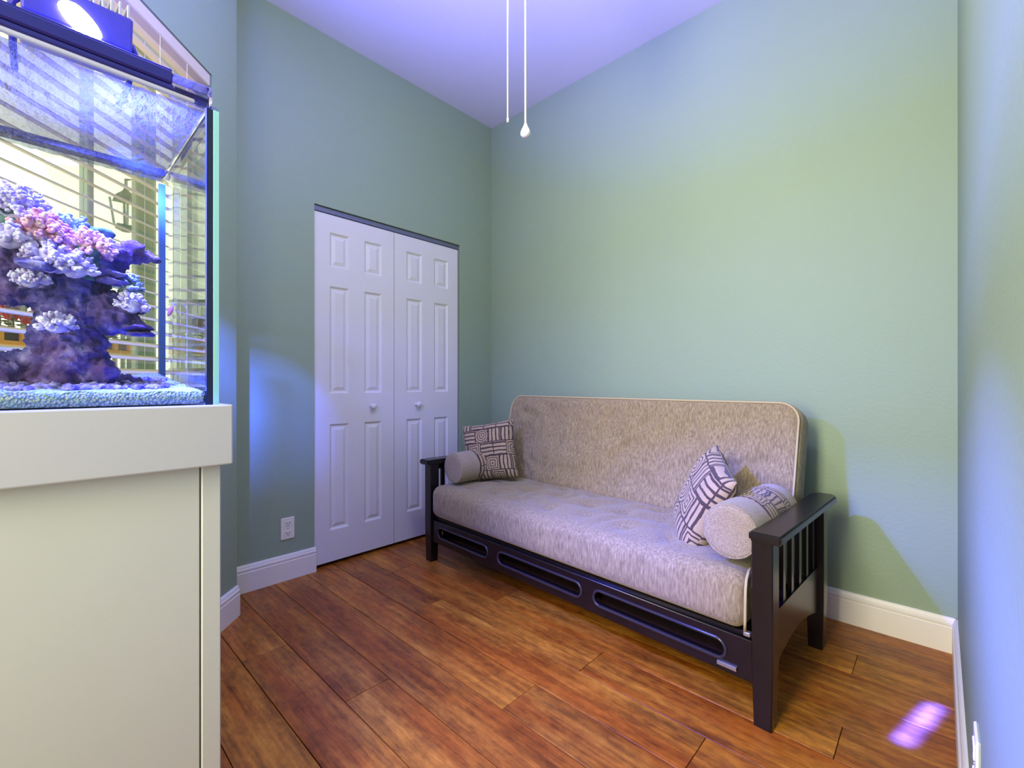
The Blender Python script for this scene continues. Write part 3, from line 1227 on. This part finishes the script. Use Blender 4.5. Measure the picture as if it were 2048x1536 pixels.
bm = bmesh.new()
prism(bm, [(.029, .003), (.046, .013), (.041, 0), (.046, -.013), (.029, -.003)], lambda p, q, t: Vector((p, t, q)), -.0008, .0008)
mk('tail', bm, M_COR_L, fish)
bm = bmesh.new()
prism(bm, [(-.012, .010), (.0, .018), (.014, .014), (.018, .008)], lambda p, q, t: Vector((p, t, q)), -.0006, .0006)
mk('fin', bm, M_FISH, fish)
bm = bmesh.new()
for s in (-1, 1):
    bmesh.ops.create_icosphere(bm, subdivisions=1, radius=.0014, matrix=Matrix.Translation((-.022, s * .0034, .002)))
mk('eyes', bm, M_SLOT, fish)

# ------------------------------------------------------------------ reef light on its yoke
fx = thing('reef_light', 'reef light with blue lens glow coloured into its housing, bright lens and cooling fins above the aquarium', 'light', LED)
fx.rotation_euler = (0, math.radians(16), math.radians(0))
Lh, Hh = .077, .058
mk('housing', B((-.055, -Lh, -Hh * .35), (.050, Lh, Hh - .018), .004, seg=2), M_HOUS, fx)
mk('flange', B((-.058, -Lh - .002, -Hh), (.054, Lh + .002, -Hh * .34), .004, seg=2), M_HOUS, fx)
for k in range(12):
    y = -Lh + .008 + (2 * Lh - .016) * k / 11
    mk('cooling_fin', B((-.050, y - .002, Hh - .019), (.050, y + .002, Hh + .004), .0008), M_FIN, fx)
bm = bmesh.new()
lp = []
for k in range(20):
    a = 2 * PI * k / 20
    lp.append((.031 * math.copysign(abs(math.cos(a)) ** 1.2, math.cos(a)), .023 * math.copysign(abs(math.sin(a)) ** 1.2, math.sin(a)) + .012 * -math.cos(a)))
prism(bm, lp, lambda p, q, t: Vector((t, p + .000, q - .004)), .0545, .060)
mk('lens', bm, M_LENS, fx)
mk('screw', lathe(bmesh.new(), [(0, 0), (.004, 0), (.003, .003), (0, .003)], Matrix.Translation((.054, -.055, -.045)) @ Matrix.Rotation(PI / 2, 4, 'Y'), 10), M_FIN, fx)
for s in (-1, 1):
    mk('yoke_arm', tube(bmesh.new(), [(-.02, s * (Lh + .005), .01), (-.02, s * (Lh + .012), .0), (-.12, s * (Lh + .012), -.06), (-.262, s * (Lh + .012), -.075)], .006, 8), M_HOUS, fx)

# ------------------------------------------------------------------ futon sofa
SO = Vector((-1.2865, 1.583, 0))
SROT = -math.radians(2.93)
sofa = thing('futon_sofa', 'espresso wood mission-style futon sofa with taupe chenille mattress against the green wall', 'sofa', SO, SROT)
UL = .90
LW = .030


def leg(u, v, zt_, flare=0):
    bm = bmesh.new()
    s0 = LW * .80
    for z, s in ((0, s0), (.18, LW), (zt_, LW)):
        pass
    rings = []
    for z, s in ((0, s0), (.004, s0 + .001), (.20, LW), (zt_, LW)):
        rings.append([bm.verts.new((u + a * s, v + b * s, z)) for a, b in ((-1, -1), (1, -1), (1, 1), (-1, 1))])
    for a, b in zip(rings, rings[1:]):
        for k in range(4):
            bm.faces.new((a[k], a[(k + 1) % 4], b[(k + 1) % 4], b[k]))
    bm.faces.new(rings[0])
    bm.faces.new(rings[-1])
    es = [e for e in bm.edges if abs(e.verts[0].co.z - e.verts[1].co.z) > .1]
    bmesh.ops.bevel(bm, geom=es, offset=.003, segments=1, affect='EDGES')
    return mk('leg', bm, M_ESP, sofa)


ARM_Z0, ARM_Z1 = .567, .596
VR = .610
for s in (-1, 1):
    leg(s * UL, 0.0, ARM_Z0)
    leg(s * UL, VR, ARM_Z0)
    bm = bmesh.new()
    ui, uo = s * .868, s * .958
    outl = [(ui, -.050), (uo, -.050), (uo - s * .000, .66), (uo - s * .02, .685), (ui + s * .02, .685), (ui, .64)]
    prism(bm, outl, lambda p, q, t: Vector((p, q, t)), ARM_Z0, ARM_Z1)
    bmesh.ops.bevel(bm, geom=bm.edges[:], offset=.006, segments=2, affect='EDGES')
    mk('armrest', bm, M_ESP, sofa)
    # arched side stretcher
    bm = bmesh.new()
    prof = [(LW, .325), (LW, .150)]
    for k in range(13):
        f = k / 12
        prof.append((LW + .01 + (VR - 2 * LW - .02) * f, .150 + .045 * math.sin(PI * f)))
    prof += [(VR - LW, .150), (VR - LW, .325)]
    prism(bm, prof, lambda p, q, t: Vector((t, p, q)), s * UL - .011, s * UL + .011)
    mk('side_stretcher', bm, M_ESP, sofa)
    mk('side_rail', B((s * UL - .012, LW, .535), (s * UL + .012, VR - LW, ARM_Z0), .002), M_ESP, sofa)
    for k in range(6):
        v = LW + .045 + k * (VR - 2 * LW - .09) / 5
        mk('slat', B((s * UL - .007, v - .013, .323), (s * UL + .007, v + .013, .537), .0015), M_ESP, sofa)


def slot_board():
    """front rail: a board with three long round-ended slots"""
    cu = bpy.data.curves.new('c', 'CURVE')
    cu.dimensions = '2D'
    cu.fill_mode = 'BOTH'
    cu.extrude = .009
    cu.bevel_depth = .0035
    cu.bevel_resolution = 1

    def sp(pts):
        s = cu.splines.new('POLY')
        s.points.add(len(pts) - 1)
        for p, q in zip(s.points, pts):
            p.co = (q[0], q[1], 0, 1)
        s.use_cyclic_u = True
    z0, z1 = .122, .246
    sp([(-.868, z0), (.868, z0), (.868, z1), (-.868, z1)])
    for (a, b) in SLOTS:
        r = .028
        zc = .187
        pts = []
        for k in range(9):
            t = PI / 2 + PI * k / 8
            pts.append((a + r + r * math.cos(t), zc + r * math.sin(t)))
        for k in range(9):
            t = -PI / 2 + PI * k / 8
            pts.append((b - r + r * math.cos(t), zc + r * math.sin(t)))
        sp(pts)
    o = bpy.data.objects.new('c', cu)
    COL.objects.link(o)
    dg = bpy.context.evaluated_depsgraph_get()
    me = bpy.data.meshes.new_from_object(o.evaluated_get(dg))
    bpy.data.objects.remove(o)
    bm = bmesh.new()
    bm.from_mesh(me)
    # curve lies in xy: turn it upright
    bmesh.ops.transform(bm, matrix=Matrix.Translation((0, -.004, 0)) @ Matrix.Rotation(PI / 2, 4, 'X'), verts=bm.verts[:])
    return bm


SLOTS = [(-.815, -.375), (-.300, .215), (.275, .790)]
mk('front_rail', slot_board(), M_ESP, sofa)
# rounded bead around each slot
for a, b in SLOTS:
    r, zc = .031, .187
    pts = []
    for k in range(9):
        t = PI / 2 + PI * k / 8
        pts.append((a + r + r * math.cos(t), -.017, zc + r * math.sin(t)))
    for k in range(9):
        t = -PI / 2 + PI * k / 8
        pts.append((b - r + r * math.cos(t), -.017, zc + r * math.sin(t)))
    mk('slot_bead', tube(bmesh.new(), pts, .0058, 8, closed=True), M_BEAD, sofa, smooth=True)
mk('drawer_back', B((-.86, .05, .10), (.86, .062, .246)), M_ESP, sofa)
mk('seat_deck', B((-.868, .0, .246), (.868, .56, .262), .002), M_ESP, sofa)
mk('rear_rail', B((-.868, .59, .13), (.868, .61, .26), .002), M_ESP, sofa)
bm = bmesh.new()
box2(bm, (.765, -.026, .138), (.825, -.022, .150), .001)
box2(bm, (.765, -.026, .146), (.825, -.008, .150), .001)
tag(mk('drawer_bracket', bm, M_STEEL, sofa), 'small zinc bracket at the right end of the front rail')
bm = bmesh.new()
box2(bm, (.846, -.028, .262), (.866, -.010, .275), .002)
mk('hinge_bracket', bm, M_STEEL, sofa)


def pad(L, W, Rc, re, H2, MO, tuft=None, nu=110, nr=16, crown=0.0):
    """mattress: rounded-rectangle slab, length L (u) x width W (w), corner radius Rc,
    edge rounding re, half thickness H2; MO maps (u, w, h) to sofa space"""
    bm = bmesh.new()

    def outline(d):
        """outline inset by d"""
        l, w_, r = L / 2 - d, W / 2 - d, max(Rc - d, .002)
        pts = []
        n1, n2 = nu, max(8, int(nu * W / L))
        def seg(x0, y0, x1, y1, n):
            for k in range(n):
                f = k / n
                pts.append((x0 + (x1 - x0) * f, y0 + (y1 - y0) * f))
        def arc(cx, cy, a0):
            for k in range(6):
                a = a0 + PI / 2 * k / 6
                pts.append((cx + r * math.cos(a), cy + r * math.sin(a)))
        seg(-l + r, -w_, l - r, -w_, n1)
        arc(l - r, -w_ + r, -PI / 2)
        seg(l, -w_ + r, l, w_ - r, n2)
        arc(l - r, w_ - r, 0)
        seg(l - r, w_, -l + r, w_, n1)
        arc(-l + r, w_ - r, PI / 2)
        seg(-l, w_ - r, -l, -w_ + r, n2)
        arc(-l + r, -w_ + r, PI)
        return pts
    rows = []
    for k in range(7):
        a = PI / 2 * k / 6
        rows.append((re * (1 - math.sin(a + 0)) if False else re * (1 - math.cos(a)), None, a))
    for side in (1, -1):
        rings = []
        for k in range(7):
            a = PI / 2 * k / 6
            d = re * (1 - math.cos(a))
            h = (H2 - re) + re * math.sin(a)
            rings.append([(p, q, h) for p, q in outline(d)])
        base = outline(re)
        hw = W / 2 - re
        for k in range(1, nr + 1):
            f = k / nr
            ring = []
            for p, q in base:
                mx = max(-(L / 2 - re - hw), min(L / 2 - re - hw, p))
                ring.append((p + (mx - p) * f, q * (1 - f), H2))
            rings.append(ring)
        vr = []
        for i, ring in enumerate(rings):
            row = []
            for (p, q, h) in ring:
                inner_f = min(1.0, max(0, (i - 4) / 6))
                hh = h + (tuft(p, q, side) * inner_f if tuft else 0)
                hh += crown * max(0, 1 - (q / (W / 2)) ** 2) * max(0, 1 - (p / (L / 2)) ** 4) * inner_f
                row.append(bm.verts.new(MO(p, q, hh * side)))
            vr.append(row)
        for a, b in zip(vr, vr[1:]):
            n = len(a)
            for k in range(n):
                bm.faces.new((a[k], a[(k + 1) % n], b[(k + 1) % n], b[k]))
        if side == 1:
            first = vr[0]
        else:
            n = len(first)
            for k in range(n):
                bm.faces.new((first[k], first[(k + 1) % n], vr[0][(k + 1) % n], vr[0][k]))
    bmesh.ops.remove_doubles(bm, verts=bm.verts[:], dist=1e-5)
    bmesh.ops.dissolve_degenerate(bm, dist=1e-6, edges=bm.edges[:])
    return bm, outline


def tuft_fn(seed, su, sw, depth):
    cs = []
    nu_, nw = 9, 3
    for i in range(nu_):
        for j in range(nw):
            cs.append(((i - (nu_ - 1) / 2) * su + (su / 2 if j % 2 else 0) - su / 4, (j - 1) * sw))

    def f(p, q, side):
        if side < 0:
            return 0
        z = 0
        for a, b in cs:
            d2 = (p - a) ** 2 + (q - b) ** 2
            if d2 < .03:
                z -= depth * math.exp(-d2 / .0016)
        v = Vector((p * 5, q * 5, seed))
        w1 = noise.noise(v)
        z += .006 * noise.noise(Vector((p * 7, q * 9, seed)))
        # soft crescent puckers
        z += 0.0050 * math.sin(26 * q + 9 * w1 + 7 * math.sin(p * 6 + seed))
        return z
    return f


# seat: u along sofa, w along depth, h up
SZ = (.262 + .455) / 2
bm, _ol = pad(1.722, .60, .05, .055, (.450 - .262) / 2, lambda p, q, h: Vector((-.006 + p, .262 + q, SZ + h)), tuft_fn(1.0, .2, .16, .017), crown=.012)
seat = mk('seat_mattress', bm, M_CHEN, sofa, smooth=True)
# back: w up the lean, h towards the room
LEAN = math.radians(15)
bw, bh = Vector((0, math.sin(LEAN), math.cos(LEAN))), Vector((0, -math.cos(LEAN), math.sin(LEAN)))
BC = Vector((-.010, .625, .682))
bm, _ol2 = pad(1.715, .56, .085, .040, .075, lambda p, q, h: BC + Vector((p, 0, 0)) + bw * q + bh * h, tuft_fn(4.0, .22, .15, .009))
back = mk('back_mattress', bm, M_CHEN, sofa, smooth=True)


def pipe_loop(outline, d, hgt, MO, parent, rad=.0045):
    pts = [MO(p, q, hgt) for p, q in outline(d)]
    return tag(mk('piping', tube(bmesh.new(), pts, rad, 6, closed=True), M_PIPING, parent, smooth=True), 'pale piping along the mattress edge')


pipe_loop(_ol2, .010, .066, lambda p, q, h: BC + Vector((p, 0, 0)) + bw * q + bh * h, back)
# end seam of the seat mattress
pts = [(.850, -.024, .275), (.853, -.030, .31), (.854, -.031, .37), (.853, -.026, .405), (.850, -.010, .430), (.846, .02, .446), (.842, .06, .452)]
mk('piping', tube(bmesh.new(), pts, .0045, 6), M_PIPING, seat, smooth=True)
# back support frame behind the mattress
bm = bmesh.new()
box(bm, (0, 0, 0), (1.60, .02, .06), .002, Matrix.Translation((0, .70, .60)) @ Matrix.Rotation(-LEAN, 4, 'X'))
mk('back_rail', bm, M_ESP, sofa)
bm = bmesh.new()
box(bm, (0, 0, 0), (1.60, .02, .06), .002, Matrix.Translation((0, .765, .84)) @ Matrix.Rotation(-LEAN, 4, 'X'))
mk('back_rail', bm, M_ESP, sofa)

SM = Matrix.Translation(SO) @ Matrix.Rotation(SROT, 4, 'Z')


# ------------------------------------------------------------------ bolsters
def bolster(label, c, rotz, R=.088, L=.44):
    root = thing('bolster', label, 'bolster', (0, 0, 0), 0, 'bolsters on the futon')
    root.matrix_world = SM @ Matrix.Translation(c) @ Matrix.Rotation(rotz, 4, 'Z') @ Matrix.Rotation(-PI / 2, 4, 'X')
    prof = [(0, .004), (R * .5, .003), (R * .82, .001), (R * .93, .004), (R * .985, .014), (R, .03), (R * 1.01, L / 2), (R, L - .03), (R * .985, L - .014), (R * .93, L - .004), (R * .82, L - .001), (0, L - .004)]
    bm = lathe(bmesh.new(), prof, n=40)
    for v in bm.verts:
        v.co.x += .004 * noise.noise(v.co * 9)
        v.co.y += .004 * noise.noise(v.co * 9 + Vector((5, 0, 0)))
    mk('cushion', bm, M_BOLST, root, smooth=True)
    for z in (.006, L - .006):
        pts = [(R * .955 * math.cos(2 * PI * k / 36), R * .955 * math.sin(2 * PI * k / 36), z) for k in range(36)]
        mk('piping', tube(bmesh.new(), pts, .0032, 6, closed=True), M_BOLST, root, smooth=True)
    # printed sleeve round the middle
    bm = bmesh.new()
    uv = bm.loops.layers.uv.new('UVMap')
    za, zb_ = L * .30, L * .80
    n = 48
    zs = [za - .001, za, za + .01, (za + zb_) / 2, zb_ - .01, zb_, zb_ + .001]
    rs = [R * .99, R * 1.018, R * 1.024, R * 1.03, R * 1.024, R * 1.018, R * .99]
    rings = [[bm.verts.new((r * math.cos(2 * PI * k / n), r * math.sin(2 * PI * k / n), z)) for k in range(n)] for r, z in zip(rs, zs)]
    for i in range(len(rings) - 1):
        for k in range(n):
            k2 = (k + 1) % n
            f = bm.faces.new((rings[i][k], rings[i][k2], rings[i + 1][k2], rings[i + 1][k]))
            for lp_, (kk_, ii) in zip(f.loops, ((k, i), (k + 1, i), (k + 1, i + 1), (k, i + 1))):
                lp_[uv].uv = (kk_ / n, (zs[ii] - za) / (zb_ - za))
    for v in bm.verts:
        v.co.x += .004 * noise.noise(v.co * 9)
        v.co.y += .004 * noise.noise(v.co * 9 + Vector((5, 0, 0)))
    tag(mk('printed_sleeve', bm, M_PATB, root, smooth=True), 'dark printed sleeve around the bolster')
    return root


bolster('round taupe bolster with printed band resting against the right armrest near the room corner', (.795, -.005, .566), 0)
bolster('round taupe bolster with printed band beside the left armrest near the closet doors', (-.770, .055, .553), 0)


# ------------------------------------------------------------------ throw pillows
def pillow(label, M, W, Hh_, T_, mat):
    root = thing('throw_pillow', label, 'pillow', (0, 0, 0), 0, 'printed throw pillows on the futon')
    root.matrix_world = SM @ M
    bm = bmesh.new()
    uv = bm.loops.layers.uv.new('UVMap')
    n = 28
    sides = []
    for side in (1, -1):
        g = []
        for i in range(n + 1):
            row = []
            for j in range(n + 1):
                x, y = -1 + 2 * i / n, -1 + 2 * j / n
                pin = 1 - .075 * (1 - y * y) * abs(x) ** 3
                pin2 = 1 - .075 * (1 - x * x) * abs(y) ** 3
                h = T_ * (max(0, (1 - x ** 4) * (1 - y ** 4)) ** .55)
                h += .006 * noise.noise(Vector((x * 2, y * 2, side * 3))) * (1 - max(abs(x), abs(y)) ** 4)
                if side == -1 and (i in (0, n) or j in (0, n)):
                    row.append(sides[0][i][j])
                else:
                    row.append(bm.verts.new((x * W / 2 * pin, y * Hh_ / 2 * pin2, side * h)))
            g.append(row)
        sides.append(g)
        for i in range(n):
            for j in range(n):
                q = ((i, j), (i + 1, j), (i + 1, j + 1), (i, j + 1))
                f = bm.faces.new([g[a][b] for a, b in (q if side == 1 else q[::-1])])
                for lp_, (a, b) in zip(f.loops, (q if side == 1 else q[::-1])):
                    lp_[uv].uv = (a / n, b / n + (0 if side == 1 else 1.37))
    mk('pillow_cover', bm, mat, root, smooth=True)
    pts = []
    g = sides[0]
    for i in range(n):
        pts.append(Vector((0, 0, 0)))
    loop = [g[i][0] for i in range(n)] if False else None
    return root


def pose(c, nrm, up):
    """matrix: local z = nrm, local y ~ up"""
    z = Vector(nrm).normalized()
    y = Vector(up)
    y = (y - z * y.dot(z)).normalized()
    x = y.cross(z)
    return Matrix(((x.x, y.x, z.x, c[0]), (x.y, y.y, z.y, c[1]), (x.z, y.z, z.z, c[2]), (0, 0, 0, 1)))


pillow('square brown and tan printed throw pillow upright against the left end of the backrest',
       pose((-.728, .300, .632), (.50, -.84, .28), (-.34, .22, 1)), .34, .36, .060, M_PAT1)
pillow('square brown and tan printed throw pillow slumped against the right bolster',
       pose((.612, .225, .592), (-.72, -.60, .40), (.72, .20, .80)), .33, .36, .062, M_PAT2)

# ------------------------------------------------------------------ ceiling fan with pull chains
FX, FY = -.935, .985
fan = thing('ceiling_fan', 'white ceiling fan above the frame with two pull cords hanging into view', 'ceiling fan', (FX, FY, 0))
mk('canopy', lathe(bmesh.new(), [(0, ZC), (.075, ZC), (.07, ZC - .03), (.03, ZC - .055), (0, ZC - .055)], n=28), M_FAN, fan, smooth=True)
mk('downrod', lathe(bmesh.new(), [(.013, ZC - .05), (.013, ZC - .14)], n=14), M_FAN, fan, smooth=True)
mk('motor_housing', lathe(bmesh.new(), [(0, ZC - .13), (.06, ZC - .135), (.115, ZC - .16), (.12, ZC - .22), (.10, ZC - .26), (.05, ZC - .28), (0, ZC - .28)], n=32), M_FAN, fan, smooth=True)
for k in range(5):
    a = math.radians(72 * k + 10)
    R = Matrix.Rotation(a, 4, 'Z')
    bm = bmesh.new()
    prism(bm, [(.20, -.05), (.24, -.062), (.50, -.066), (.545, -.045), (.55, 0), (.545, .045), (.50, .066), (.24, .062), (.20, .05)],
          lambda p, q, t: R @ (Matrix.Rotation(math.radians(11), 4, 'X') @ Vector((p, q, t)) + Vector((0, 0, ZC - .215))), -.003, .003)
    bl_ = mk('blade', bm, M_FAN, fan)
    mk('blade_bracket', B((.10, -.018, -.008), (.25, .018, -.003), .001, R @ Matrix.Translation((0, 0, ZC - .215))), M_FAN, bl_)
mk('light_bowl', lathe(bmesh.new(), [(.055, ZC - .28), (.10, ZC - .31), (.115, ZC - .35), (.10, ZC - .40), (.06, ZC - .435), (0, ZC - .445)], n=28), M_BOWL, fan, smooth=True)


def cord_xy(px, depth):
    a = (px - 1024) / F * depth
    return (CR[0] * a + CF[0] * depth - FX, CR[1] * a + CF[1] * depth - FY)


for px, py, knob, dep in ((1015.5, 240, False, 1.40), (1051, 252, True, 1.36)):
    x, y = cord_xy(px, dep)
    zb_ = H + (768 - py) / F * dep
    sgn = Vector((x, y, 0))
    dxy = sgn.normalized() * .10 if sgn.length > 0 else Vector((.1, 0, 0))
    cd = mk('pull_cord', tube(bmesh.new(), [(x, y, zb_), (x, y, ZC - .27), (x * .9, y * .9, ZC - .25), (x * .4, y * .4, ZC - .24)], .0034 if knob else .0028, 7), M_CORD, fan, smooth=True)
    if knob:
        mk('pull_knob', lathe(bmesh.new(), [(0, .008), (.004, .007), (.006, .0), (.012, -.012), (.0150, -.020), (.0150, -.026), (.010, -.032), (0, -.034)], Matrix.Translation((x, y, zb_)), 18), M_CORD, cd, smooth=True)
    else:
        mk('pull_tip', lathe(bmesh.new(), [(0, .006), (.0034, .004), (.0036, -.006), (0, -.008)], Matrix.Translation((x, y, zb_)), 10), M_CORD, cd, smooth=True)
